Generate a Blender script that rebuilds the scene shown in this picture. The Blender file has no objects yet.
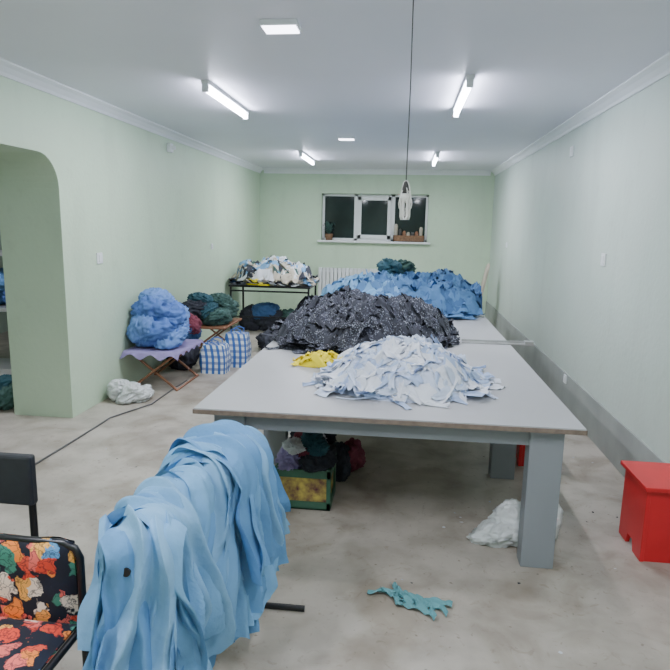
import bpy, math, random
from mathutils import Vector, Matrix, noise

# ------------------------------------------------------------ materials
def lin(c):
    return tuple(((v/255)/12.92 if v/255 <= .04045 else (((v/255)+.055)/1.055)**2.4) for v in c)

def mat(name, rgb, rough=.7, amt=.1, scale=5.0, metal=0.0, bump=0.0, bscale=None, rgb2=None, detail=6, sheen=0):
    m = bpy.data.materials.new(name); m.use_nodes = True
    nt = m.node_tree; b = nt.nodes['Principled BSDF']
    c = lin(rgb)
    tc = nt.nodes.new('ShaderNodeTexCoord')
    n = nt.nodes.new('ShaderNodeTexNoise'); n.inputs['Scale'].default_value = scale; n.inputs['Detail'].default_value = detail
    nt.links.new(tc.outputs['Object'], n.inputs['Vector'])
    r = nt.nodes.new('ShaderNodeValToRGB')
    r.color_ramp.elements[0].position = .3; r.color_ramp.elements[1].position = .7
    lo = [max(0, v*(1-amt)) for v in c] if rgb2 is None else lin(rgb2)
    hi = [min(1, v*(1+amt)) for v in c] if rgb2 is None else c
    r.color_ramp.elements[0].color = (*lo, 1); r.color_ramp.elements[1].color = (*hi, 1)
    nt.links.new(n.outputs['Fac'], r.inputs['Fac'])
    nt.links.new(r.outputs['Color'], b.inputs['Base Color'])
    b.inputs['Roughness'].default_value = rough
    b.inputs['Metallic'].default_value = metal
    if bump:
        n2 = nt.nodes.new('ShaderNodeTexNoise'); n2.inputs['Scale'].default_value = bscale or scale*4; n2.inputs['Detail'].default_value = 4
        nt.links.new(tc.outputs['Object'], n2.inputs['Vector'])
        bp = nt.nodes.new('ShaderNodeBump'); bp.inputs['Strength'].default_value = bump; bp.inputs['Distance'].default_value = .02
        nt.links.new(n2.outputs['Fac'], bp.inputs['Height']); nt.links.new(bp.outputs['Normal'], b.inputs['Normal'])
    return m

def wallmat(name, rgb, grime):
    """painted plaster: base colour, broad mottling, faint vertical scuffs"""
    m = bpy.data.materials.new(name); m.use_nodes = True
    nt = m.node_tree; b = nt.nodes['Principled BSDF']; b.inputs['Roughness'].default_value = .5
    tc = nt.nodes.new('ShaderNodeTexCoord')
    cur = None
    for (sc, d, lo, hi, p0, p1, st) in ((.9, 6, .93, 1.03, .3, .7, (1,1,1)), (3.0, 8, 1-grime, 1.0, .30, .46, (1,1,.25)), (9, 6, 1-grime*.8, 1.0, .28, .40, (1,1,1))):
        mp = nt.nodes.new('ShaderNodeMapping'); mp.inputs['Scale'].default_value = st
        nt.links.new(tc.outputs['Object'], mp.inputs['Vector'])
        n = nt.nodes.new('ShaderNodeTexNoise'); n.inputs['Scale'].default_value = sc; n.inputs['Detail'].default_value = d
        nt.links.new(mp.outputs[0], n.inputs['Vector'])
        r = nt.nodes.new('ShaderNodeValToRGB'); r.color_ramp.elements[0].position = p0; r.color_ramp.elements[1].position = p1
        base = lin(rgb) if cur is None else (1, 1, 1)
        r.color_ramp.elements[0].color = (*[min(1, v*lo) for v in base], 1); r.color_ramp.elements[1].color = (*[min(1, v*hi) for v in base], 1)
        nt.links.new(n.outputs['Fac'], r.inputs['Fac'])
        if cur is None: cur = r.outputs['Color']
        else:
            mm = nt.nodes.new('ShaderNodeMixRGB'); mm.blend_type = 'MULTIPLY'; mm.inputs[0].default_value = 1
            nt.links.new(cur, mm.inputs[1]); nt.links.new(r.outputs['Color'], mm.inputs[2]); cur = mm.outputs[0]
    nt.links.new(cur, b.inputs['Base Color'])
    n2 = nt.nodes.new('ShaderNodeTexNoise'); n2.inputs['Scale'].default_value = 25
    nt.links.new(tc.outputs['Object'], n2.inputs['Vector'])
    bp = nt.nodes.new('ShaderNodeBump'); bp.inputs['Strength'].default_value = .12; bp.inputs['Distance'].default_value = .02
    nt.links.new(n2.outputs['Fac'], bp.inputs['Height']); nt.links.new(bp.outputs['Normal'], b.inputs['Normal'])
    return m

def emis(name, rgb, s):
    m = bpy.data.materials.new(name); m.use_nodes = True
    b = m.node_tree.nodes['Principled BSDF']
    b.inputs['Base Color'].default_value = (*lin(rgb), 1)
    b.inputs['Emission Color'].default_value = (*lin(rgb), 1)
    b.inputs['Emission Strength'].default_value = s
    return m

def floral(name):
    m = bpy.data.materials.new(name); m.use_nodes = True
    nt = m.node_tree; b = nt.nodes['Principled BSDF']; b.inputs['Roughness'].default_value = .85
    tc = nt.nodes.new('ShaderNodeTexCoord')
    nz = nt.nodes.new('ShaderNodeTexNoise'); nz.inputs['Scale'].default_value = 22; nz.inputs['Detail'].default_value = 3
    nt.links.new(tc.outputs['Object'], nz.inputs['Vector'])
    mx = nt.nodes.new('ShaderNodeMixRGB'); mx.blend_type = 'LINEAR_LIGHT'; mx.inputs[0].default_value = .045
    nt.links.new(tc.outputs['Object'], mx.inputs[1]); nt.links.new(nz.outputs['Color'], mx.inputs[2])
    v = nt.nodes.new('ShaderNodeTexVoronoi'); v.inputs['Scale'].default_value = 17
    nt.links.new(mx.outputs[0], v.inputs['Vector'])
    sep = nt.nodes.new('ShaderNodeSeparateColor'); nt.links.new(v.outputs['Color'], sep.inputs[0])
    r = nt.nodes.new('ShaderNodeValToRGB'); r.color_ramp.interpolation = 'CONSTANT'
    cols = [(226,74,52),(244,140,60),(24,30,48),(96,156,205),(242,228,212),(236,110,100),(70,140,120),(246,180,90),(226,84,60)]
    e = r.color_ramp.elements
    e[0].position = 0; e[0].color = (*lin(cols[0]), 1); e[1].position = 1/9; e[1].color = (*lin(cols[1]), 1)
    for i in range(2, 9):
        q = e.new(i/9); q.color = (*lin(cols[i]), 1)
    nt.links.new(sep.outputs[0], r.inputs['Fac'])
    v2 = nt.nodes.new('ShaderNodeTexVoronoi'); v2.feature = 'DISTANCE_TO_EDGE'; v2.inputs['Scale'].default_value = 34
    nt.links.new(mx.outputs[0], v2.inputs['Vector'])
    r2 = nt.nodes.new('ShaderNodeValToRGB'); r2.color_ramp.elements[0].position = .01; r2.color_ramp.elements[1].position = .08
    r2.color_ramp.elements[0].color = (.3, .3, .3, 1)
    nt.links.new(v2.outputs['Distance'], r2.inputs['Fac'])
    r3 = nt.nodes.new('ShaderNodeValToRGB'); r3.color_ramp.elements[0].position = .58; r3.color_ramp.elements[1].position = .64
    r3.color_ramp.elements[0].color = (1,1,1,1); r3.color_ramp.elements[1].color = (0,0,0,1)
    nt.links.new(v.outputs['Distance'], r3.inputs['Fac'])
    sc2 = nt.nodes.new('ShaderNodeMath'); sc2.operation = 'MULTIPLY'
    nt.links.new(r2.outputs['Color'], sc2.inputs[0]); nt.links.new(r3.outputs['Color'], sc2.inputs[1])
    fin = nt.nodes.new('ShaderNodeMixRGB'); fin.inputs[1].default_value = (*lin((24,28,42)), 1)
    nt.links.new(sc2.outputs[0], fin.inputs[0]); nt.links.new(r.outputs['Color'], fin.inputs[2])
    nt.links.new(fin.outputs[0], b.inputs['Base Color'])
    return m

def speckle(name, dark, light, scale=60, thr=.56):
    m = bpy.data.materials.new(name); m.use_nodes = True
    nt = m.node_tree; b = nt.nodes['Principled BSDF']; b.inputs['Roughness'].default_value = .85
    tc = nt.nodes.new('ShaderNodeTexCoord')
    n = nt.nodes.new('ShaderNodeTexNoise'); n.inputs['Scale'].default_value = scale; n.inputs['Detail'].default_value = 2
    nt.links.new(tc.outputs['Object'], n.inputs['Vector'])
    r = nt.nodes.new('ShaderNodeValToRGB'); r.color_ramp.elements[0].position = thr; r.color_ramp.elements[1].position = thr+.05
    r.color_ramp.elements[0].color = (*lin(dark), 1); r.color_ramp.elements[1].color = (*lin(light), 1)
    nt.links.new(n.outputs['Fac'], r.inputs['Fac']); nt.links.new(r.outputs['Color'], b.inputs['Base Color'])
    return m

def plaid(name, a, b_, c_, scale=14):
    m = bpy.data.materials.new(name); m.use_nodes = True
    nt = m.node_tree; b = nt.nodes['Principled BSDF']; b.inputs['Roughness'].default_value = .5
    tc = nt.nodes.new('ShaderNodeTexCoord')
    sp = nt.nodes.new('ShaderNodeSeparateXYZ'); nt.links.new(tc.outputs['Object'], sp.inputs[0])
    ad = nt.nodes.new('ShaderNodeMath'); ad.operation = 'ADD'
    nt.links.new(sp.outputs[0], ad.inputs[0]); nt.links.new(sp.outputs[1], ad.inputs[1])
    def stripe(src):
        k = nt.nodes.new('ShaderNodeMath'); k.operation = 'MULTIPLY'; k.inputs[1].default_value = scale
        nt.links.new(src, k.inputs[0])
        f = nt.nodes.new('ShaderNodeMath'); f.operation = 'FRACT'; nt.links.new(k.outputs[0], f.inputs[0])
        g = nt.nodes.new('ShaderNodeMath'); g.operation = 'GREATER_THAN'; g.inputs[1].default_value = .55
        nt.links.new(f.outputs[0], g.inputs[0]); return g.outputs[0]
    s1, s2 = stripe(ad.outputs[0]), stripe(sp.outputs[2])
    m1 = nt.nodes.new('ShaderNodeMixRGB'); m1.inputs[1].default_value = (*lin(a), 1); m1.inputs[2].default_value = (*lin(b_), 1)
    nt.links.new(s1, m1.inputs[0])
    m2 = nt.nodes.new('ShaderNodeMixRGB'); m2.inputs[2].default_value = (*lin(c_), 1)
    mm = nt.nodes.new('ShaderNodeMath'); mm.operation = 'MULTIPLY'; mm.inputs[1].default_value = .65
    nt.links.new(s2, mm.inputs[0]); nt.links.new(mm.outputs[0], m2.inputs[0]); nt.links.new(m1.outputs[0], m2.inputs[1])
    nt.links.new(m2.outputs[0], b.inputs['Base Color'])
    return m

M = {}
M['wall'] = wallmat('wall_paint_green', (196,217,190), .06)
M['wallr'] = wallmat('wall_paint_pale', (195,208,199), .06)
M['ceil'] = mat('ceiling_paint', (230,229,240), .5, .03, .8, bump=.05, bscale=10)
M['trim'] = mat('crown_white', (226,230,232), .6, .03, 3)
M['dado'] = mat('dado_grey', (150,156,151), .6, .14, 3)
M['white'] = mat('white_plastic', (225,228,230), .4, .03, 3)
M['frame'] = mat('pvc_white', (228,231,231), .35, .03, 3)
M['glass'] = mat('dark_glass', (34,44,46), .06, .3, 1.5)
M['tabletop'] = mat('laminate_grey', (168,168,171), .38, .06, 1.5)
M['tableleg'] = mat('laminate_leg', (134,139,144), .45, .05, 3)
M['edge'] = mat('chipboard_edge', (120,106,94), .8, .2, 30)
M['red'] = mat('red_paint', (204,36,42), .4, .06, 4)
M['black'] = mat('black_metal', (22,22,25), .35, .15, 8)
M['blackpl'] = mat('black_leatherette', (34,36,42), .5, .2, 20)
M['blue'] = mat('light_blue_cotton', (116,166,206), .9, .10, 4, bump=.25, bscale=35)
M['blue2'] = mat('light_blue_cotton_b', (100,150,196), .9, .10, 4, bump=.25, bscale=35)
M['blue3'] = mat('light_blue_cotton_c', (128,175,211), .9, .10, 4, bump=.25, bscale=35)
M['pale'] = mat('pale_blue_cloth', (198,209,230), .9, .07, 8)
M['pale2'] = mat('white_blue_cloth', (222,226,236), .9, .05, 8)
M['pale3'] = mat('deeper_blue_cloth', (172,191,224), .9, .06, 8)  # deeper pale blue, scattered at random among the lighter pieces
M['dk'] = speckle('dark_print_cloth', (36,38,48), (134,138,150), 95, .57)
M['dk2'] = speckle('dark_print_cloth_b', (46,48,60), (110,114,128), 75, .56)
M['dk3'] = mat('charcoal_cloth', (50,52,62), .9, .2, 12)
M['denim'] = mat('mid_blue_cloth', (80,120,164), .9, .15, 5)
M['denim2'] = mat('mid_blue_cloth_b', (60,96,140), .9, .15, 5)
M['sky'] = mat('sky_blue_cloth', (116,160,200), .9, .12, 5)
M['teal'] = mat('teal_cloth', (46,84,96), .9, .2, 8)
M['tealf'] = mat('teal_ribbon', (96,150,156), .85, .15, 8)
M['yellow'] = mat('yellow_cloth', (240,220,40), .8, .08, 8)
M['purple'] = mat('purple_cloth', (140,128,172), .9, .12, 8)
M['magenta'] = mat('maroon_cloth', (120,54,70), .9, .15, 8)
M['green'] = mat('dark_green_cloth', (60,90,84), .9, .2, 8)
M['cobalt'] = mat('cobalt_cloth', (84,118,184), .9, .15, 6)
M['cobalt2'] = mat('cobalt_light_cloth', (104,140,200), .9, .15, 6)
M['beige'] = mat('beige_cloth', (180,172,156), .9, .12, 8)
M['wcloth'] = mat('white_cloth', (206,209,214), .9, .08, 8)
M['bag'] = mat('white_polybag', (208,212,212), .28, .05, 10, bump=.3, bscale=20)
M['wood'] = mat('bench_wood', (140,96,70), .6, .2, 10)
M['brown'] = mat('wicker_brown', (120,90,66), .8, .35, 40)
M['cable'] = mat('cable_grey', (90,90,90), .6, .1, 8)
M['steel'] = mat('brushed_steel', (190,190,190), .35, .08, 8, metal=.7)
M['tube'] = emis('tube_light', (230,235,255), 70)
M['panel'] = emis('panel_light', (238,238,255), 9)
M['bulb'] = mat('bulb_glass_off', (224,222,216), .3, .05, 8)
M['socket'] = mat('socket_black', (60,58,56), .5, .1, 8)
M['crate'] = mat('crate_green', (60,100,80), .5, .15, 8)
M['crateprint'] = mat('box_print', (200,180,90), .6, .2, 22, rgb2=(90,40,60))
M['floral'] = floral('floral_print')
M['plaid'] = plaid('plaid_bag', (225,232,238), (60,110,180), (40,80,160), 14)

def floor_mat():
    m = bpy.data.materials.new('concrete_floor'); m.use_nodes = True
    nt = m.node_tree; b = nt.nodes['Principled BSDF']; b.inputs['Roughness'].default_value = .45
    tc = nt.nodes.new('ShaderNodeTexCoord')
    def nz(s, d, lo, hi, p0, p1, dist=0):
        n = nt.nodes.new('ShaderNodeTexNoise'); n.inputs['Scale'].default_value = s; n.inputs['Detail'].default_value = d
        n.inputs['Distortion'].default_value = dist
        nt.links.new(tc.outputs['Object'], n.inputs['Vector'])
        r = nt.nodes.new('ShaderNodeValToRGB'); r.color_ramp.elements[0].position = p0; r.color_ramp.elements[1].position = p1
        r.color_ramp.elements[0].color = (*lin(lo), 1); r.color_ramp.elements[1].color = (*lin(hi), 1)
        nt.links.new(n.outputs['Fac'], r.inputs['Fac']); return r.outputs['Color'], n.outputs['Fac']
    a, _ = nz(.7, 5, (172,164,153), (188,181,170), .35, .65, .6)
    c, _ = nz(4, 12, (228,226,223), (255,255,255), .38, .58)
    d, f = nz(30, 5, (160,154,146), (255,255,255), .27, .33)
    g, _ = nz(2.3, 12, (226,222,216), (255,255,255), .34, .50, 1.2)
    k, _ = nz(14, 6, (255,255,255), (232,228,223), .60, .72, 2.0)
    cur = a
    for src, fac in ((c, 1), (d, .7), (g, 1), (k, 1)):
        mm = nt.nodes.new('ShaderNodeMixRGB'); mm.blend_type = 'MULTIPLY'; mm.inputs[0].default_value = fac
        nt.links.new(cur, mm.inputs[1]); nt.links.new(src, mm.inputs[2]); cur = mm.outputs[0]
    nt.links.new(cur, b.inputs['Base Color'])
    bp = nt.nodes.new('ShaderNodeBump'); bp.inputs['Strength'].default_value = .06
    nt.links.new(f, bp.inputs['Height']); nt.links.new(bp.outputs['Normal'], b.inputs['Normal'])
    return m
M['floor'] = floor_mat()

# ------------------------------------------------------------ mesh builder
class MB:
    def __init__(s): s.v = []; s.f = []; s.mi = []; s.sm = []
    def add(s, vs, fs, m=0, smooth=False):
        o = len(s.v); s.v += [tuple(p) for p in vs]
        for f in fs:
            s.f.append(tuple(i+o for i in f)); s.mi.append(m); s.sm.append(smooth)
    def box(s, x0,x1,y0,y1,z0,z1, m=0):
        vs = [(x0,y0,z0),(x1,y0,z0),(x1,y1,z0),(x0,y1,z0),(x0,y0,z1),(x1,y0,z1),(x1,y1,z1),(x0,y1,z1)]
        s.add(vs, [(0,3,2,1),(4,5,6,7),(0,1,5,4),(1,2,6,5),(2,3,7,6),(3,0,4,7)], m)
    def tube(s, pts, r, m=0, seg=12):
        pts = [Vector(p) for p in pts]; rings = []
        up = Vector((0,0,1)); prev = None
        for i, p in enumerate(pts):
            d = (pts[min(i+1,len(pts)-1)]-pts[max(i-1,0)]).normalized()
            if prev is None:
                a = d.cross(up)
                if a.length < .01: a = d.cross(Vector((1,0,0)))
            else:
                a = prev - d*prev.dot(d)
            a.normalize(); prev = a; b = d.cross(a)
            rings.append([p+a*r*math.cos(2*math.pi*k/seg)+b*r*math.sin(2*math.pi*k/seg) for k in range(seg)])
        vs = [q for R in rings for q in R]; fs = []
        for i in range(len(pts)-1):
            for k in range(seg):
                k2 = (k+1)%seg
                fs.append((i*seg+k, i*seg+k2, (i+1)*seg+k2, (i+1)*seg+k))
        s.add(vs, fs, m, True)
        s.add(rings[0], [tuple(range(seg))[::-1]], m); s.add(rings[-1], [tuple(range(seg))], m)
    def lathe(s, prof, cx, cy, m=0, seg=20):
        vs = []; fs = []
        for r, z in prof:
            for k in range(seg):
                a = 2*math.pi*k/seg; vs.append((cx+r*math.cos(a), cy+r*math.sin(a), z))
        for i in range(len(prof)-1):
            for k in range(seg):
                k2 = (k+1)%seg
                fs.append((i*seg+k, i*seg+k2, (i+1)*seg+k2, (i+1)*seg+k))
        s.add(vs, fs, m, True)
    def grid(s, fn, nu, nv, m=0):
        vs = [fn(i/nu, j/nv) for i in range(nu+1) for j in range(nv+1)]
        fs = [(i*(nv+1)+j, (i+1)*(nv+1)+j, (i+1)*(nv+1)+j+1, i*(nv+1)+j+1) for i in range(nu) for j in range(nv)]
        s.add(vs, fs, m, True)
    def extrude(s, prof, axis, a0, a1, m=0):
        n = len(prof)
        def P(q, a): return (a, q[0], q[1]) if axis == 'x' else (q[0], a, q[1])
        vs = [P(q, a0) for q in prof]+[P(q, a1) for q in prof]
        fs = [tuple(range(n)), tuple(range(n, 2*n))[::-1]]+[(i, i+n, (i+1)%n+n, (i+1)%n) for i in range(n)]
        s.add(vs, fs, m)
    def build(s, name, mats, bevel=0, parent=None, recalc=True):
        me = bpy.data.meshes.new(name); me.from_pydata(s.v, [], s.f)
        for k in mats: me.materials.append(M[k])
        me.polygons.foreach_set('material_index', s.mi); me.polygons.foreach_set('use_smooth', s.sm)
        me.update()
        if recalc:
            import bmesh
            bm = bmesh.new(); bm.from_mesh(me); bmesh.ops.recalc_face_normals(bm, faces=bm.faces); bm.to_mesh(me); bm.free()
        o = bpy.data.objects.new(name, me); bpy.context.collection.objects.link(o)
        if bevel:
            b = o.modifiers.new('bevel', 'BEVEL'); b.width = bevel; b.segments = 2; b.limit_method = 'ANGLE'
        if parent: o.parent = parent
        return o

def empty(name, loc=(0,0,0)):
    e = bpy.data.objects.new(name, None); e.empty_display_size = .1
    bpy.context.collection.objects.link(e); e.location = loc
    return e

# ------------------------------------------------------------ room
XL, XR, YB, YF, ZC = -2.80, 1.60, -2.0, 11.6, 2.74
T = .54
b = MB(); b.box(-6.2, XR+.2, YB-.2, YF+.3, -.1, 0); b.build('floor', ['floor'])
b = MB(); b.box(-6.2, XR+.2, YB-.2, YF+.3, ZC, ZC+.12); b.build('ceiling', ['ceil'])
y0, y1, ht, r = 3.1, 4.71, 2.2, .26
prof = [(YB,0),(y0,0),(y0,ht-r)]
for k in range(1, 9):
    a = math.pi-k*math.pi/16; prof.append((y0+r+r*math.cos(a), ht-r+r*math.sin(a)))
for k in range(0, 9):
    a = math.pi/2-k*math.pi/16; prof.append((y1-r+r*math.cos(a), ht-r+r*math.sin(a)))
prof += [(y1,0),(YF,0),(YF,ZC),(YB,ZC)]
b = MB(); b.extrude(prof, 'x', XL-T, XL); b.build('wall_left', ['wall'])
b = MB(); b.box(XR, XR+.2, YB-.2, YF+.3, 0, ZC); b.build('wall_right', ['wallr'])
WX0, WX1, WZ0, WZ1 = -1.6, .42, 1.42, 2.30
b = MB(); b.box(-6.2, WX0, YF, YF+.3, 0, ZC); b.box(WX1, XR, YF, YF+.3, 0, ZC)
b.box(WX0, WX1, YF, YF+.3, 0, WZ0); b.box(WX0, WX1, YF, YF+.3, WZ1, ZC); b.build('wall_back', ['wall'])
b = MB(); b.box(-6.2, XR, YB-.2, YB, 0, ZC); b.build('wall_front', ['wall'])
b = MB(); b.box(-6.2, -6.0, YB, YF, 0, ZC); b.build('wall_side_room', ['wallr'])
b = MB(); b.box(XR-.018, XR, YB, YF, 0, .34); b.build('baseboard_right', ['dado'], .004)
def crown(name, fn):
    pr = [(0,0),(0,-.085),(.012,-.085),(.02,-.06),(.05,-.03),(.075,-.018),(.085,-.012),(.085,0)]
    b = MB(); fn(b, pr); b.build(name, ['trim'])
crown('trim_1', lambda b, pr: b.extrude([(XL+x, ZC+z) for x, z in pr], 'y', YB, YF))
crown('trim_2', lambda b, pr: b.extrude([(XR-x, ZC+z) for x, z in pr], 'y', YB, YF))
crown('trim_3', lambda b, pr: b.extrude([(YF-x, ZC+z) for x, z in pr], 'x', XL+.085, XR-.085))

# ------------------------------------------------------------ window
w = empty('window_1', ((WX0+WX1)/2, YF+.18, WZ0))
def kid(b, name, mats, par, bevel=0):
    o = b.build(name, mats, bevel); o.parent = par; o.matrix_parent_inverse = Matrix.Translation(-Vector(par.location)); return o
b = MB(); fy0, fy1 = YF+.15, YF+.21
f = .045
b.box(WX0, WX1, fy0, fy1, WZ0, WZ0+f); b.box(WX0, WX1, fy0, fy1, WZ1-f, WZ1)
b.box(WX0, WX0+f, fy0, fy1, WZ0, WZ1); b.box(WX1-f, WX1, fy0, fy1, WZ0, WZ1)
for mx in (-.95, -.24): b.box(mx-.035, mx+.035, fy0, fy1, WZ0, WZ1)
sx0, sx1 = -.915, -.275
for q in ((sx0, sx0+.07, WZ0+f, WZ1-f), (sx1-.07, sx1, WZ0+f, WZ1-f), (sx0, sx1, WZ0+f, WZ0+f+.07), (sx0, sx1, WZ1-f-.07, WZ1-f)):
    b.box(q[0], q[1], fy0-.03, fy0+.01, q[2], q[3])
b.box(sx1-.045, sx1-.025, fy0-.06, fy0-.03, 1.8, 1.93)
kid(b, 'frame', ['frame'], w, .004)
b = MB(); b.box(WX0+.02, WX1-.02, fy0+.02, fy0+.03, WZ0+.02, WZ1-.02); kid(b, 'panes', ['glass'], w)
b = MB(); b.box(WX0-.06, WX1+.06, YF-.10, YF+.16, WZ0-.035, WZ0+.002); kid(b, 'sill', ['frame'], w, .006)

# ------------------------------------------------------------ radiator
b = MB(); x = -1.62
while x < -.32:
    b.box(x, x+.062, YF-.14, YF-.05, .34, .90); x += .075
b.box(-1.62, -.32, YF-.115, YF-.075, .38, .42); b.box(-1.62, -.32, YF-.115, YF-.075, .82, .86)
b.box(-1.5, -1.47, YF-.09, YF-.001, .6, .65); b.box(-.5, -.47, YF-.09, YF-.001, .6, .65)
b.tube([(-.34, YF-.1, .4), (-.22, YF-.1, .4), (-.22, YF-.1, .02)], .012)
b.build('radiator', ['white'], .012)

# ------------------------------------------------------------ lamps
def tube_fixture(x, yc, L=1.2, watts=32):
    e = empty('fluorescent_ceiling_lamp', (x, yc, ZC))
    b = MB(); b.box(x-.03, x+.03, yc-L/2, yc+L/2, ZC-.03, ZC)
    b.box(x-.025, x+.025, yc-L/2, yc-L/2+.03, ZC-.085, ZC-.03); b.box(x-.025, x+.025, yc+L/2-.03, yc+L/2, ZC-.085, ZC-.03)
    kid(b, 'housing', ['white'], e, .004)
    b = MB(); b.tube([(x, yc-L/2+.03, ZC-.062), (x, yc+L/2-.03, ZC-.062)], .019); kid(b, 'tube', ['tube'], e)
    l = bpy.data.lights.new('tube_light', 'AREA'); l.shape = 'RECTANGLE'; l.size = .05; l.size_y = L-.1; l.energy = watts; l.color = (.93, .955, 1)
    lo = bpy.data.objects.new('light', l); bpy.context.collection.objects.link(lo); lo.location = (x, yc, ZC-.085)
    lo.parent = e; lo.matrix_parent_inverse = Matrix.Translation(-Vector(e.location))
def panel_lamp(x, y, watts=14):
    e = empty('square_ceiling_lamp', (x, y, ZC))
    b = MB(); b.box(x-.10, x+.10, y-.07, y+.07, ZC-.03, ZC); kid(b, 'housing', ['white'], e, .004)
    b = MB(); b.box(x-.09, x+.09, y-.06, y+.06, ZC-.036, ZC-.028); kid(b, 'diffuser', ['panel'], e)
    l = bpy.data.lights.new('panel_light', 'AREA'); l.shape = 'RECTANGLE'; l.size = .17; l.size_y = .11; l.energy = watts; l.color = (.93, .955, 1)
    lo = bpy.data.objects.new('light', l); bpy.context.collection.objects.link(lo); lo.location = (x, y, ZC-.04)
    lo.parent = e; lo.matrix_parent_inverse = Matrix.Translation(-Vector(e.location))
for (x, y) in ((-1.53, 5.2), (.41, 5.1), (-1.53, 9.4), (.41, 9.4), (-1.53, 1.0), (.41, 1.0)):  # last two are out of view, added to light the near end
    tube_fixture(x, y)
for (x, y) in ((-.70, 3.38), (-.74, 7.45), (-.72, -1.0)): panel_lamp(x, y)  # third one is unseen behind the camera, added for its light
tube_fixture(-4.6, 5.0, watts=28)  # unseen lamp added to light the side room

# pendant: bulb holder with bare energy-saving bulb and a loop of spare wire
b = MB(); px, py = -.004, 2.9
b.tube([(px, py, ZC-.02), (px+.003, py, 2.3), (px, py, 1.88)], .003, 1, 6)
b.lathe([(.0, ZC), (.04, ZC), (.035, ZC-.02), (.006, ZC-.035)], px, py, 0)
b.lathe([(.004, 1.895), (.010, 1.89), (.016, 1.86), (.017, 1.84), (0, 1.838)], px, py, 1)
b.lathe([(.0, 1.84), (.018, 1.838), (.021, 1.82), (.020, 1.80), (0, 1.795)], px, py, 0)
for k in range(3):
    a = k*2*math.pi/3+.5; dx, dy = math.cos(a), math.sin(a); tx, ty = -dy*.010, dx*.010
    c = (px+dx*.016, py+dy*.016)
    b.tube([(c[0]-tx, c[1]-ty, 1.80), (c[0]-tx, c[1]-ty, 1.735), (c[0]-tx*.5, c[1]-ty*.5, 1.722), (c[0]+tx*.5, c[1]+ty*.5, 1.722), (c[0]+tx, c[1]+ty, 1.735), (c[0]+tx, c[1]+ty, 1.80)], .0065, 0, 8)
RR = random.Random(2)
for k in range(6):
    a0 = RR.random()*6; w_ = RR.uniform(.018, .036); zc = RR.uniform(1.79, 1.83); hh = RR.uniform(.04, .08)
    b.tube([(px+w_*math.cos(t*math.pi/8)*math.cos(a0), py+w_*math.cos(t*math.pi/8)*math.sin(a0), zc+hh*math.sin(t*math.pi/8)) for t in range(17)], .0028, 0, 6)
b.build('pendant_bulb_lamp', ['bulb', 'socket'])

# ------------------------------------------------------------ wall plates
def plate(name, side, y, z, s=.08):
    b = MB()
    if side == 'l': x0, x1, xk = XL, XL+.012, XL+.018
    else: x0, x1, xk = XR-.012, XR, XR-.018
    b.box(min(x0,x1), max(x0,x1), y-s/2, y+s/2, z-s/2, z+s/2); b.box(min(xk,(x0+x1)/2), max(xk,(x0+x1)/2), y-s/4, y+s/4, z-s/3, z+s/3)
    b.build(name, ['white'], .003)
plate('light_switch', 'l', 5.3, 1.35, .1); plate('light_switch.001', 'r', 5.07, 1.46, .1); plate('light_switch.002', 'r', 9.76, 1.45)
plate('light_switch.003', 'l', 8.6, 1.36)
plate('junction_box', 'r', 6.34, 2.45, .1); 
b = MB(); b.box(XR-.03, XR-.018, 5.75, 5.83, .25, .33); b.box(XR-.036, XR-.03, 5.77, 5.81, .27, .31); b.build('power_socket', ['white'], .003)
b = MB(); b.box(XL, XL+.05, 7.0, 7.09, 2.5, 2.6); b.lathe([(.0, 2.53), (.03, 2.53), (.03, 2.57), (0, 2.57)], XL+.06, 7.045); b.build('alarm_sensor', ['white'], .005)

# ------------------------------------------------------------ big cutting table
e = empty('cutting_table', (-.07, 6.0, 0))
TX0, TX1, TY0, TY1, TZ = -1.03, .89, 2.83, 9.2, .76
b = MB()
ys = [TY0, 4.96, 7.1, TY1]
for i in range(3):
    b.box(TX0, TX1, ys[i]+(.002 if i else 0), ys[i+1]-.002, TZ-.022, TZ, 0)
b.box(TX0+.001, TX1-.001, TY0+.001, TY1-.001, TZ-.03, TZ-.021, 1)
b.box(TX0-.002, TX1+.002, TY0-.004, TY0, TZ-.028, TZ-.006, 1)
b.box(TX1, TX1+.004, TY0-.004, TY1, TZ-.028, TZ-.006, 1)
b.box(TX0-.004, TX0, TY0-.004, TY1, TZ-.028, TZ-.006, 1)
kid(b, 'top', ['tabletop', 'edge'], e)
b = MB()
b.box(-.78, .65, 2.90, 2.925, .64, TZ-.03); b.box(TX0+.07, TX0+.095, 3.0, TY1-.1, .64, TZ-.03); b.box(TX1-.10, TX1-.075, 3.04, TY1-.1, .64, TZ-.03)
kid(b, 'apron', ['tableleg'], e, .002)
b = MB()
for yy in (2.88, 3.98, 6.2, 9.0):
    b.box(.647, .808, yy, yy+.10, 0, TZ-.03); b.box(-.94, -.78, yy, yy+.10, 0, TZ-.03)
kid(b, 'legs', ['tableleg'], e, .003)

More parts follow.
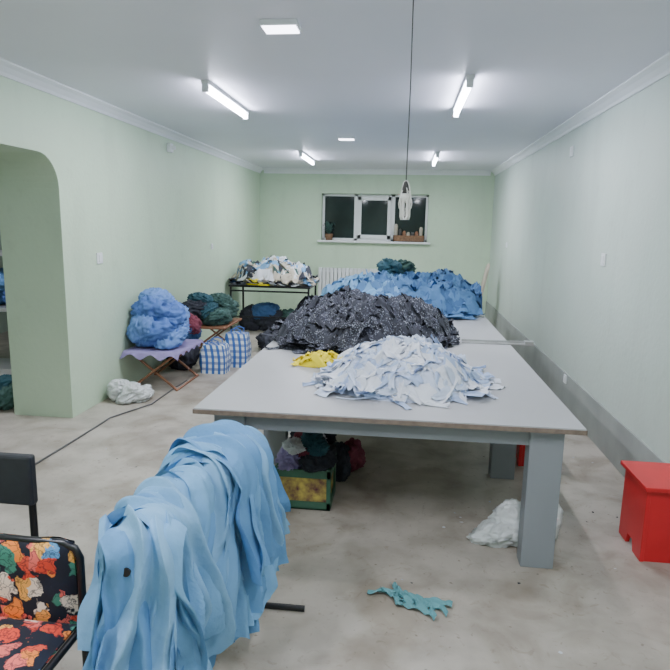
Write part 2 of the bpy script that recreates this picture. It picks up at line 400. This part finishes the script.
# ------------------------------------------------------------ cloth piles
def ridge(p):
    return 1-2*abs(noise.noise(p))
def cloth_pile(name, cx, cy, z0, rx, ry, h, mats, n, size, seed, pw=.8, bounds=None, amp=None, wave=.012, taper=.5, weights=None, lift=.02, base=0, pick=None, stray=0, peak=(0,0), vary=.35):
    R = random.Random(seed); so = Vector((seed*3.7, seed*1.3, 0))
    if amp is None: amp = h*.35
    if bounds is None: bounds = (cx-rx*1.12, cx+rx*1.12, cy-ry*1.12, cy+ry*1.12)
    def H(x, y):
        u, v = (x-cx)/rx, (y-cy)/ry; rr = u*u+v*v
        k = 1+vary*noise.noise(Vector((math.cos(math.atan2(v, u))*1.6, math.sin(math.atan2(v, u))*1.6, seed)))
        rr /= k
        z = 0
        if rr < 1:
            d = (1-rr)**pw; p = Vector((x, y, 0))+so
            z = h*d*(1+peak[0]*u+peak[1]*v) + min(1, 2.5*d)*amp*(.8*noise.noise(p*2.6)+.45*ridge(p*6)+.2*ridge(p*14))
        return z0+max(0, z)
    b = MB(); N = 60; Kk = 34
    vs = [(cx, cy, H(cx, cy)-.004)]
    for i in range(1, Kk+1):
        t = i/Kk
        for k in range(N):
            a = 2*math.pi*k/N
            x, y = cx+rx*1.05*t*math.cos(a), cy+ry*1.05*t*math.sin(a)
            x = min(max(x, bounds[0]), bounds[1]); y = min(max(y, bounds[2]), bounds[3])
            vs.append((x, y, max(z0+.001, H(x, y)-.004) if i < Kk else z0+.001))
    def mpick(x, y):
        if pick: return pick(x, y, R)
        return R.choices(range(len(mats)), weights=weights)[0]
    b.add(vs, [(0, 1+k, 1+(k+1)%N) for k in range(N)], base, True)
    o = len(b.v)-len(vs)
    for i in range(Kk-1):
        for k in range(N):
            k2 = (k+1)%N
            b.f.append(tuple(o+q for q in (1+i*N+k, 1+(i+1)*N+k, 1+(i+1)*N+k2, 1+i*N+k2))); b.sm.append(True)
            b.mi.append(pick(vs[1+i*N+k][0], vs[1+i*N+k][1], None) if pick else base)
    for q in range(n+stray):
        rr = math.sqrt(R.random())*.99 if q < n else R.uniform(.95, 1.12); a = R.random()*2*math.pi
        x, y = cx+rx*rr*math.cos(a), cy+ry*rr*math.sin(a)
        L = R.uniform(size[0]*.5, size[0]*1.3); W = R.uniform(size[1]*.5, size[1]*1.3)
        th = R.random()*2*math.pi; c, s_ = math.cos(th), math.sin(th)
        lf = R.uniform(.003, lift); ph = R.random()*6; kf = R.uniform(4, 11); wv = wave*R.uniform(.3, 1.5); tp = R.uniform(0, taper); bend = R.uniform(-.8, .8)
        tiltx = R.uniform(-.5, .5)*lift/L*2; tilty = R.uniform(-.5, .5)*lift/W*2; tw = R.uniform(-4, 4)
        if q >= n: lf = .004; tiltx = tilty = 0
        mi = mpick(x, y)
        def fn(u, v):
            l = (u-.5)*L; w = (v-.5)*W*(1-tp*u*1.0)+bend*l*l/L
            X = x+c*l-s_*w; Y = y+s_*l+c*w
            X = min(max(X, bounds[0]), bounds[1]); Y = min(max(Y, bounds[2]), bounds[3])
            z = H(X, Y)+lf+max(0, wv*(math.sin(kf*(v-.3*u)+ph+tw*u)+.6*math.sin(kf*1.7*u+ph*2)))
            z += max(-lf*.8, (l*tiltx+w*tilty))
            return (X, Y, max(z, z0+.003))
        b.grid(fn, 8, 7, mi)
    return b.build(name, mats, recalc=False)

def bundles(name, blobs, mats, seed=1, amp=.16, fr=1.0, zmin=0.0, bounds=None):
    b = MB(); R = random.Random(seed)
    for i, (cx, cy, cz, rx, ry, rz, mi) in enumerate(blobs):
        so = Vector((R.random()*30, R.random()*30, R.random()*30))
        ax = Vector((R.uniform(-1,1), R.uniform(-1,1), R.uniform(-1,1))).normalized()
        tz = R.uniform(-.35, .35); tz2 = R.uniform(-.35, .35)
        def fn(u, v):
            a = 2*math.pi*u; t = math.pi*v
            d = Vector((math.sin(t)*math.cos(a), math.sin(t)*math.sin(a), math.cos(t)))
            q = d - ax*(d.dot(ax))*.7
            w_ = noise.noise_vector(d*1.6+so)*.5
            r_ = 1-amp*.5+amp*(1.1*noise.noise(d*1.2+so)+.8*ridge((q+w_)*2.2*fr+so)+.5*ridge((q+w_)*4.8*fr-so)+.25*ridge((q+w_)*10*fr-so))
            x, y, z = cx+d.x*rx*r_, cy+d.y*ry*r_, cz+d.z*rz*r_+d.x*rx*tz+d.y*ry*tz2
            if bounds: x = min(max(x, bounds[0]), bounds[1]); y = min(max(y, bounds[2]), bounds[3])
            return (x, y, max(z, zmin+.003))
        b.grid(fn, 72, 44, mi)
    return b.build(name, mats, recalc=False)

tb = (TX0+.01, TX1-.01, TY0+.02, TY1-.02)
cloth_pile('pale_blue_fabric_pile', .02, 3.60, TZ, .485, .46, .15, ['pale', 'pale2', 'pale3'], 380, (.26,.09), 3, pw=1.15, bounds=(TX0, TX1, TY0+.02, 4.08), amp=.08, taper=.95, lift=.04, wave=.014, weights=[4,5,3], stray=22, peak=(.15,.3), vary=.3)
cloth_pile('dark_patterned_fabric_pile', -.33, 5.16, TZ, .745, .92, .20, ['dk', 'dk2', 'dk3'], 600, (.28,.14), 5, pw=.65, bounds=(TX0-.08, .48, 4.10, 6.02), amp=.14, taper=.6, lift=.05, weights=[5,4,3], wave=.022, stray=18)
def bl(x, y, R):
    t = (x+.28)*4 + (R.uniform(-1.2, 1.2) if R else 0)
    if t < 0: return 0 if not R or R.random() < .75 else 3
    return 1 if (not R or R.random() < .6) else 2
cloth_pile('blue_fabric_pile', -.04, 7.15, TZ, .94, 1.12, .22, ['sky', 'denim', 'denim2', 'blue'], 400, (.42,.2), 9, pw=.45, bounds=(TX0+.01, TX1-.01, 6.04, TY1-.1), amp=.16, taper=.5, lift=.05, wave=.025, pick=bl, peak=(.2,0))
bundles('teal_fabric_bundle', [(-.12,7.5,TZ+.42,.14,.2,.10,0),(.00,7.6,TZ+.40,.13,.2,.10,1)], ['teal','green'], 11, amp=.4, zmin=TZ+.2)
cloth_pile('yellow_fabric_scrap', -.53, 3.93, TZ, .17, .11, .035, ['yellow'], 44, (.14,.06), 12, amp=.025, taper=.8, lift=.02, wave=.014)
b = MB(); b.box(.50, 1.07, 4.92, 4.955, TZ+.001, TZ+.012); b.box(.50, 1.07, 4.955, 4.96, TZ+.001, TZ+.03); b.box(1.0, 1.07, 4.91, 4.97, TZ+.001, TZ+.035)
b.build('cutting_ruler', ['steel'], .002)

# ------------------------------------------------------------ red stools
def stool(name, x0, x1, y0, y1, h):
    b = MB(); t = .022
    b.box(x0, x1, y0, y1, h-t, h)
    for (a0, a1) in ((x0+.02, x0+.02+t), (x1-.02-t, x1-.02)):
        b.extrude([(y0+.03, 0), (y0+.03, h-t), (y1-.03, h-t), (y1-.03, 0), ((y0+y1)/2+.05, 0), ((y0+y1)/2+.03, .06), ((y0+y1)/2-.03, .06), ((y0+y1)/2-.05, 0)], 'x', a0, a1)
    xa, xb = x0+.02+t, x1-.02-t
    b.box(xa, xb, y0+.035, y0+.035+t, .0, h-t)
    b.box(xa, xb, y1-.035-t, y1-.035, h-.14, h-t)
    return b.build(name, ['red'], .003)
stool('red_stool', 1.255, 1.578, 2.99, 3.36, .42)
stool('red_stool.001', .86, 1.12, 4.2, 4.5, .38)

# ------------------------------------------------------------ foreground rack & fabric
b = MB(); bx = -.74
b.tube([(bx, 1.46, .715), (bx, 2.42, .715)], .014)
for yy in (1.50, 2.37):
    b.tube([(bx, yy, .715), (bx, yy, .02)], .013)
    b.tube([(bx-.18, yy, .014), (bx+.35, yy, .014)], .013)
    b.tube([(bx+.325, yy, .014), (bx+.365, yy, .014)], .0135)
b.tube([(bx, 1.50, .16), (bx, 2.37, .16)], .010)
b.build('garment_rack', ['black'])

R = random.Random(7)
b = MB()
def drape(cx, cy, yaw, width, r, La, Lb, seed, m, flb=(0,.12)):
    rr = random.Random(seed); ph = rr.random()*6; k1 = rr.uniform(26, 42); k2 = rr.uniform(55, 85); amp = rr.uniform(.018, .032)
    fl_a, fl_b = rr.uniform(-.05, .05), rr.uniform(*flb); sk1 = rr.uniform(-.3, .3); sk2 = rr.uniform(-.3, .3); pt = rr.uniform(.1, .9); so = rr.random()*50
    cs, sn = math.cos(yaw), math.sin(yaw); half = r*math.pi/2; zt = .732
    cutk = rr.uniform(.08, .38)
    def fn(u, v):
        cut = 1-cutk*abs(u-pt)-.14*noise.noise(Vector((u*2.5, so, 0)))-.02*noise.noise(Vector((u*14, so, 3)))
        t = -La*cut+(La*cut+Lb*cut)*v
        s = (u-.5)*width
        if abs(t) <= half:
            a = t/r; X = r*math.sin(a); Z = r*math.cos(a); d = 0; side = 1 if t > 0 else -1
        else:
            side = 1 if t > 0 else -1; d = abs(t)-half
            X = side*(r+(fl_b if side > 0 else fl_a)*d); Z = -d
        fo = .7+min(1, (d+.03)/.25)*.7
        sk = sk1 if side > 0 else sk2
        s2 = s*(.66+.34*min(1, d/.35))+sk*d*min(1, d/.2)
        wob = 2.0*noise.noise(Vector((t*2.0+so, s*3, 7)))
        f1 = 1-2*abs(math.sin(.5*(k1*s+ph)+wob)); f2 = math.sin(k2*s+ph*2+wob*2.5)
        o = amp*fo*(1.05*f1+.32*f2+.7*noise.noise(Vector((s*8+so, t*6, 11))))
        o += .02*((2*abs(u-.5))**6)*math.sin(so+t*6)
        if d > 0: X += side*o
        else:
            a = t/r; X += o*math.sin(a); Z += o*math.cos(a)
        nv = noise.noise_vector(Vector((s*3+so, t*3, so)))*.04+noise.noise_vector(Vector((s*8+so, t*8, so)))*.018
        px_, py_, pz_ = X+nv.x, s2+nv.y, Z+nv.z
        return (cx+px_*cs-py_*sn, cy+px_*sn+py_*cs, max(.03, zt+pz_))
    b.grid(fn, 56, 66, m)
for i in range(15):   # far, tall clump
    drape(bx+R.uniform(.03,.09), R.uniform(2.08, 2.24), R.uniform(-.5, .15), R.uniform(.32,.46), R.uniform(.08,.155), R.uniform(.32,.5), R.uniform(.55,.84), 100+i, R.randrange(3), (.02,.16))
for i in range(12):   # near clump
    drape(bx+R.uniform(-.03,.02), R.uniform(1.62, 1.80), R.uniform(-.4, .2), R.uniform(.28,.40), R.uniform(.05,.10), R.uniform(.35,.55), R.uniform(.5,.74), 200+i, R.randrange(3))
for i in range(5):
    drape(bx+R.uniform(-.02,.03), R.uniform(1.53, 1.60), R.uniform(-1.2, -.6), R.uniform(.26,.32), R.uniform(.05,.085), R.uniform(.15,.3), R.uniform(.5,.7), 300+i, R.randrange(3))
for i in range(3):
    drape(bx+.03, R.uniform(1.92, 2.02), R.uniform(-.7, -.3), R.uniform(.28,.36), R.uniform(.08,.11), R.uniform(.2,.35), R.uniform(.42,.55), 400+i, R.randrange(3))
b.build('light_blue_garment_pile', ['blue', 'blue2', 'blue3'], recalc=False)

# ------------------------------------------------------------ floral chair
e = empty('floral_chair', (-1.3, 1.4, 0))
b = MB(); xa, xb = -1.42, -.955
b.tube([(xa, 1.60, 0), (xa, 1.60, .66), (xa+.015, 1.60, .69), (xa+.05, 1.60, .705), (xb-.05, 1.60, .705), (xb-.015, 1.60, .69), (xb, 1.60, .66), (xb, 1.60, 0)], .012)
for x in (xa, xb):
    b.tube([(x, 1.60, .43), (x, 1.15, .43), (x, 1.13, .41), (x, 1.12, 0)], .012)
b.tube([(xa, 1.12, .40), (xb, 1.12, .40)], .010); b.tube([(xa, 1.60, .2), (xb, 1.60, .2)], .010)
kid(b, 'frame', ['black'], e)
b = MB()
def back(u, v, side):
    x = xa+.018+(xb-xa-.036)*u; z = .40+.315*v
    t = (1-(2*u-1)**6)*(1-(2*v-1)**6)
    return (x, 1.60-side*(.004+.028*t)+.008*ridge(Vector((x*7, z*5, side))), z+.012*noise.noise(Vector((x*9, 0, 3)))*v)
b.grid(lambda u, v: back(u, v, 1), 30, 24); b.grid(lambda u, v: back(u, v, -1), 24, 20)
kid(b, 'backrest', ['floral'], e)
b = MB()
def seat(u, v, s):
    x = xa+.005+(xb-xa-.01)*u; y = 1.13+.44*v; t = (1-(2*u-1)**6)*(1-(2*v-1)**6)
    return (x, y, .448+s*(.004+(.035 if s > 0 else .008)*t)+.006*ridge(Vector((x*8, y*8, 0)))*t)
b.grid(lambda u, v: seat(u, v, 1), 24, 24); b.grid(lambda u, v: seat(u, v, -1), 20, 20)
kid(b, 'seat', ['floral'], e)

# black chair
b = MB(); xa, xb, yb = -1.80, -1.395, 2.03
for x in (xa, xb-.0):
    b.box(x-.014, x+.014, yb-.012, yb+.012, 0, .70); b.box(x-.014, x+.014, 1.68, 1.704, 0, .42)
b.box(xa-.02, xb+.02, yb-.028, yb+.014, .60, .80, 1)
b.box(xa-.01, xb+.01, 1.67, yb-.015, .42, .455, 1)
b.box(xa, xb, 1.68, yb, .395, .42)
b.build('black_chair', ['black', 'blackpl'], .01)

# ------------------------------------------------------------ left-wall benches
def bench(b, x0, x1, y0, y1, h):
    b.box(x0, x1, y0, y1, h-.025, h)
    for y in (y0+.06, y1-.06):
        b.tube([(x0+.04, y, .0), (x1-.06, y, h-.03)], .013); b.tube([(x1-.04, y+.03, .0), (x0+.06, y+.03, h-.03)], .013)
    b.tube([(x1-.04, y0+.06, .012), (x1-.04, y1-.03, .012)], .011)
b = MB(); bench(b, -2.77, -2.20, 5.62, 6.35, .40); b.build('folding_bench', ['wood'], .004)
b = MB()
def pc(u, v):
    x = -2.79+.62*u; y = 5.58+.80*v
    dx = max(0, -2.76-x, x+2.19); dy = max(0, 5.61-y, y-6.36); ed = min(1, (dx+dy)/.03)
    return (min(x, -2.185), y, .408+.006*ridge(Vector((x*9, y*9, 0)))-.05*ed*(1+.5*math.sin(y*40+x*30)))
b.grid(pc, 40, 40); b.build('purple_cloth', ['purple'], recalc=False)
bs = [(-2.52,5.98,.56,.24,.27,.17,0),(-2.38,5.90,.52,.15,.18,.12,1),(-2.60,5.86,.60,.15,.19,.17,1),(-2.46,6.08,.66,.2,.2,.16,1),(-2.56,5.92,.78,.19,.2,.15,0),(-2.40,5.98,.74,.14,.17,.14,2),(-2.54,5.98,.90,.15,.16,.10,1)]
bundles('cobalt_garment_pile', bs, ['cobalt','cobalt2','cobalt'], 22, amp=.24, fr=1.25, zmin=.425, bounds=(XL+.02, -2.15, 5.5, 6.4))
b = MB(); bench(b, -2.77, -2.12, 6.95, 7.75, .45); b.build('folding_bench.001', ['wood'], .004)
bundles('mixed_garment_pile', [(-2.55,7.2,.58,.2,.24,.14,1),(-2.3,7.2,.54,.17,.2,.11,0),(-2.42,7.5,.58,.28,.24,.15,0),(-2.5,7.3,.70,.16,.2,.10,3),(-2.30,7.4,.70,.14,.17,.10,0),(-2.38,7.15,.64,.10,.14,.08,3)], ['green','dk3','magenta','teal'], 23, amp=.28, fr=1.3, zmin=.45, bounds=(XL+.02, -2.0, 6.9, 7.8))
bundles('maroon_garment_heap', [(-2.56,6.66,.20,.17,.17,.2,1),(-2.5,6.72,.40,.13,.15,.13,2),(-2.46,6.70,.52,.11,.13,.10,0)], ['magenta','dk3','denim2'], 24, amp=.26, fr=1.2, bounds=(XL+.02, -2.3, 6.45, 6.93))
def bag(name, cx, cy, w, d, h, mk):
    b = MB()
    def side(u, v):
        a = 2*math.pi*u; c, s = math.cos(a), math.sin(a)
        k = 1/(abs(c)**7+abs(s)**7)**(1/7); g = (1+.06*math.sin(v*3.1))*(1-.12*v**4)
        x = c*k*w/2*g+.012*noise.noise(Vector((c*3, s*3, v*4+cx*9))); y = s*k*d/2*g*(1-.15*v**3)
        return (cx+x, cy+y, v*h+.02*noise.noise(Vector((c*2, s*2, cx*5)))*v)
    b.grid(side, 48, 14)
    b.grid(lambda u, v: (lambda q: (cx+(q[0]-cx)*v, cy+(q[1]-cy)*v, q[2]+.02*(1-v)))(side(u, 1)), 48, 4)
    b.grid(lambda u, v: (lambda q: (cx+(q[0]-cx)*v, cy+(q[1]-cy)*v, .002))(side(u, 0)), 48, 2)
    for sy in (-1, 1):
        b.tube([(cx-w*.22, cy+sy*d*.28, h*.9), (cx-w*.2, cy+sy*d*.3, h+.05), (cx, cy+sy*d*.3, h+.07), (cx+w*.2, cy+sy*d*.3, h+.05), (cx+w*.22, cy+sy*d*.28, h*.9)], .008, 1, 8)
    return b.build(name, [mk, 'cobalt'], recalc=False)
bag('plaid_shopping_bag', -2.12, 6.58, .30, .26, .32, 'plaid'); bag('plaid_shopping_bag.001', -1.95, 6.92, .28, .24, .40, 'plaid')
bundles('dark_garment_heap', [(-1.75,7.9,.09,.18,.2,.12,0),(-1.52,8.0,.09,.18,.2,.11,1),(-1.62,8.2,.10,.2,.2,.13,2)], ['dk3','teal','green'], 25, amp=.28, fr=1.2)
bundles('white_plastic_bag', [(-2.66,5.32,.08,.12,.12,.10,0),(-2.54,5.26,.07,.12,.11,.08,0),(-2.46,5.34,.05,.10,.10,.06,0)], ['bag','wcloth'], 26, amp=.3, fr=.9)
b = MB(); b.tube([(-2.50+.02*math.sin(y*1.7), y, .008) for y in [1.5+.25*i for i in range(14)]]+[(-2.28+.02*math.sin(y*2), y, .008) for y in [5.2+.3*i for i in range(4)]], .007, 0, 6)
b.build('power_cable', ['cable'])

# ------------------------------------------------------------ far-left table with clothing
b = MB(); x0, x1, yy0, yy1 = -2.72, -1.42, 9.15, 9.95
b.box(x0, x1, yy0, yy1, .72, .75)
for x in (x0+.03, x1-.03):
    for y in (yy0+.03, yy1-.03): b.tube([(x, y, 0), (x, y, .72)], .017)
b.tube([(x0+.03, yy0+.03, .25), (x1-.03, yy0+.03, .25)], .012); b.tube([(x0+.03, yy0+.03, .66), (x1-.03, yy0+.03, .66)], .014)
b.tube([(x0+.03, yy1-.03, .25), (x1-.03, yy1-.03, .25)], .012)
b.build('metal_side_table', ['black'], .004)
cloth_pile('mixed_clothes_pile', -2.10, 9.60, .75, .64, .40, .19, ['wcloth','beige','dk3','sky','denim','green'], 120, (.55,.24), 27, pw=.35, bounds=(-2.78,-1.38,9.12,9.97), amp=.16, lift=.06, wave=.035, weights=[4,5,3,2,1,1], peak=(-.45, .2), base=1)
bundles('yellow_garment', [(-2.3,9.20,.80,.13,.07,.06,0),(-2.18,9.19,.79,.10,.06,.05,0)], ['yellow'], 28, amp=.3, zmin=.75, bounds=(-2.6,-2.0,9.05,9.3))
bundles('stored_cloth_heap', [(-2.45,9.55,.16,.2,.22,.18,0),(-2.1,9.5,.15,.24,.2,.18,0),(-1.8,9.55,.15,.2,.2,.17,2),(-2.2,9.5,.30,.22,.2,.12,3)], ['dk3','cobalt','green','denim2'], 29, amp=.24, fr=1.2, bounds=(-2.66,-1.5,9.23,9.87))

# leaning ironing board
b = MB()
prof = []
for k in range(0, 13):
    a = math.pi*k/12; prof.append((.13*math.cos(a), 1.0+.13*math.sin(a)))
prof += [(-.15, .0), (.15, .0)]
n = len(prof); vs = []
for t in (0, .035):
    for (p, z) in prof: vs.append((1.16+.22*z/1.13+t, 10.2+p, z))
b.add(vs, [tuple(range(n)), tuple(range(n, 2*n))[::-1]]+[(i, i+n, (i+1)%n+n, (i+1)%n) for i in range(n)])
b.build('leaning_ironing_board', ['beige'], .006)
# ------------------------------------------------------------ sill items
b = MB(); s = WZ0+.002
b.lathe([(0, s), (.06, s), (.08, s+.12), (.07, s+.12), (.065, s+.02)], -1.45, YF+.02, 1)
RR = random.Random(4)
for i in range(34):
    a = RR.random()*6.28; L = RR.uniform(.12, .26); hh = RR.uniform(.08, .26)
    b.grid(lambda u, v, a=a, L=L, hh=hh: (-1.45+math.cos(a)*L*u*.6-math.sin(a)*(v-.5)*.06*math.sin(math.pi*min(1,u+.05)), YF+.02+math.sin(a)*L*u*.35+math.cos(a)*(v-.5)*.06*math.sin(math.pi*min(1,u+.05)), s+.1+hh*math.sin(u*2.2)), 6, 2, 0)
b.build('potted_plant', ['green', 'brown'], recalc=False)
b = MB()
b.box(-.22, .36, YF-.06, YF+.1, s, s+.012, 0)
for q in ((-.22,.36,YF-.06,YF-.048),(-.22,.36,YF+.088,YF+.1),(-.22,-.208,YF-.06,YF+.1),(.348,.36,YF-.06,YF+.1)): b.box(q[0],q[1],q[2],q[3],s,s+.12,0)
for i in range(7):
    xx = -.17+i*.078; hh = .14+.16*RR.random()
    b.lathe([(0, s+.012), (.03, s+.012), (.034, s+hh), (.018, s+hh+.03), (0, s+hh+.035)], xx, YF+.02, 1+i%3, 12)
b.build('wicker_basket', ['brown', 'beige', 'socket', 'wood'])

# ------------------------------------------------------------ under table stuff
e = empty('cloth_crate', (-.56, 3.45, 0))
b = MB(); x0, x1, ya, yb = -.72, -.38, 3.33, 3.62
b.box(x0, x1, ya, yb, 0, .012)
for zz in (.0, .20):
    b.box(x0, x1, ya, ya+.012, zz, zz+.05); b.box(x0, x1, yb-.012, yb, zz, zz+.05)
    b.box(x0, x0+.012, ya, yb, zz, zz+.05); b.box(x1-.012, x1, ya, yb, zz, zz+.05)
for (x, y) in ((x0,ya),(x1-.025,ya),(x0,yb-.025),(x1-.025,yb-.025)): b.box(x, x+.025, y, y+.025, 0, .26)
kid(b, 'slats', ['crate'], e, .002)
b = MB(); b.box(x0+.014, x1-.014, ya+.014, yb-.014, .014, .24); kid(b, 'printed_box', ['crateprint'], e)
bundles('cloth_offcut_heap', [(-.64,3.45,.28,.08,.11,.05,4),(-.48,3.45,.28,.09,.11,.05,2),(-.56,3.5,.33,.10,.1,.06,0),(-.62,3.42,.36,.06,.08,.04,1),(-.5,3.48,.37,.07,.08,.05,3)], ['magenta','wcloth','dk3','teal','purple'], 31, amp=.35, fr=1.3, zmin=.245)
bundles('dark_cloth_heap', [(-.38,3.85,.10,.08,.12,.11,0),(-.32,3.98,.09,.09,.12,.10,2)], ['dk3','green','magenta'], 32, amp=.3, fr=1.3)
bundles('dark_cloth_heap.001', [(-.62,4.0,.13,.10,.16,.13,1),(-.60,4.2,.16,.16,.17,.16,0)], ['dk3','wcloth'], 33, amp=.3, fr=1.3)
bundles('white_polythene_sack', [(.56,3.13,.05,.12,.10,.06,0),(.68,3.16,.09,.14,.11,.11,0),(.81,3.20,.11,.09,.12,.15,0)], ['bag','wcloth'], 34, amp=.28, fr=.9)
# teal scraps on floor
R = random.Random(5); b = MB()
for i in range(12):
    a = R.uniform(-.35, .35)+(math.pi if i%2 else 0)-.45; L = R.uniform(.10, .19); x0, y0 = .09+R.uniform(-.04,.04), 2.50+R.uniform(-.03,.03); ph = R.random()*6; w_ = R.uniform(.03, .055)
    def fn(u, v, a=a, L=L, x0=x0, y0=y0, ph=ph, w_=w_):
        l = L*u; ww = (v-.5)*w_*(1-.4*u)+.02*math.sin(u*4+ph)
        return (x0+math.cos(a)*l-math.sin(a)*ww, y0+math.sin(a)*l+math.cos(a)*ww, .004+.018*abs(math.sin(u*7+ph+v*3))+.006*v)
    b.grid(fn, 14, 5)
b.build('teal_cloth_scraps', ['tealf'], recalc=False)
# floor litter
R = random.Random(15); b = MB()
for i in range(80):
    x, y = R.uniform(-2.4, 1.5), R.uniform(1.2, 6.0)
    if -.95 < x < -.3 and y < 2.6: continue
    sz = R.uniform(.005, .014); a = R.random()*6
    pts = [(x+sz*R.uniform(.5,1.2)*math.cos(a+k*1.26), y+sz*R.uniform(.4,1)*math.sin(a+k*1.26), .002+.004*R.random()) for k in range(5)]
    b.add(pts, [(0,1,2,3,4)], R.choice((0,1,1,2)))
b.build('floor_lint_scraps', ['wcloth', 'dk3', 'pale3'])
# side room
bundles('teal_cloth_heap', [(-3.68,4.95,.08,.16,.16,.09,0),(-3.55,4.9,.10,.14,.14,.1,1),(-3.62,4.98,.18,.12,.12,.08,0)], ['teal','green'], 36, amp=.3)
b = MB()
b.box(-4.9, -3.9, 6.0, 6.5, 0, .06); b.box(-4.9, -3.9, 6.0, 6.5, .7, .74)
for x in (-4.9, -3.94):
    for y in (6.0, 6.46): b.box(x, x+.04, y, y+.04, 0, 1.7)
b.box(-4.9, -3.9, 6.0, 6.5, 1.3, 1.34); b.build('storage_shelf', ['steel'], .003)
bundles('stacked_blue_garments', [(-4.6,6.25,.86,.2,.18,.12,0),(-4.2,6.25,.86,.22,.18,.12,1),(-4.4,6.25,1.02,.24,.18,.1,0)], ['denim','cobalt'], 37, amp=.2, zmin=.74, bounds=(-4.84,-3.96,6.05,6.44))

# ------------------------------------------------------------ world, camera
wd = bpy.data.worlds.new('night'); bpy.context.scene.world = wd; wd.use_nodes = True
wd.node_tree.nodes['Background'].inputs[0].default_value = (.02, .03, .05, 1); wd.node_tree.nodes['Background'].inputs[1].default_value = .5
th, ps, ro = math.radians(10.24), math.radians(6.36), .02
F = Vector((-math.cos(th)*math.sin(ps), math.cos(th)*math.cos(ps), -math.sin(th)))
R0 = Vector((math.cos(ps), math.sin(ps), 0)); U0 = R0.cross(F)
Rv = R0*math.cos(ro)+U0*math.sin(ro); Uv = U0*math.cos(ro)-R0*math.sin(ro)
cam = bpy.data.cameras.new('camera'); co = bpy.data.objects.new('camera', cam); bpy.context.collection.objects.link(co)
mw = Matrix((Rv, Uv, -F)).transposed().to_4x4(); mw.translation = (0, 0, 1.68)
co.matrix_world = mw
cam.sensor_width = 36; cam.lens = 600/670*36; cam.clip_start = .05
bpy.context.scene.camera = co
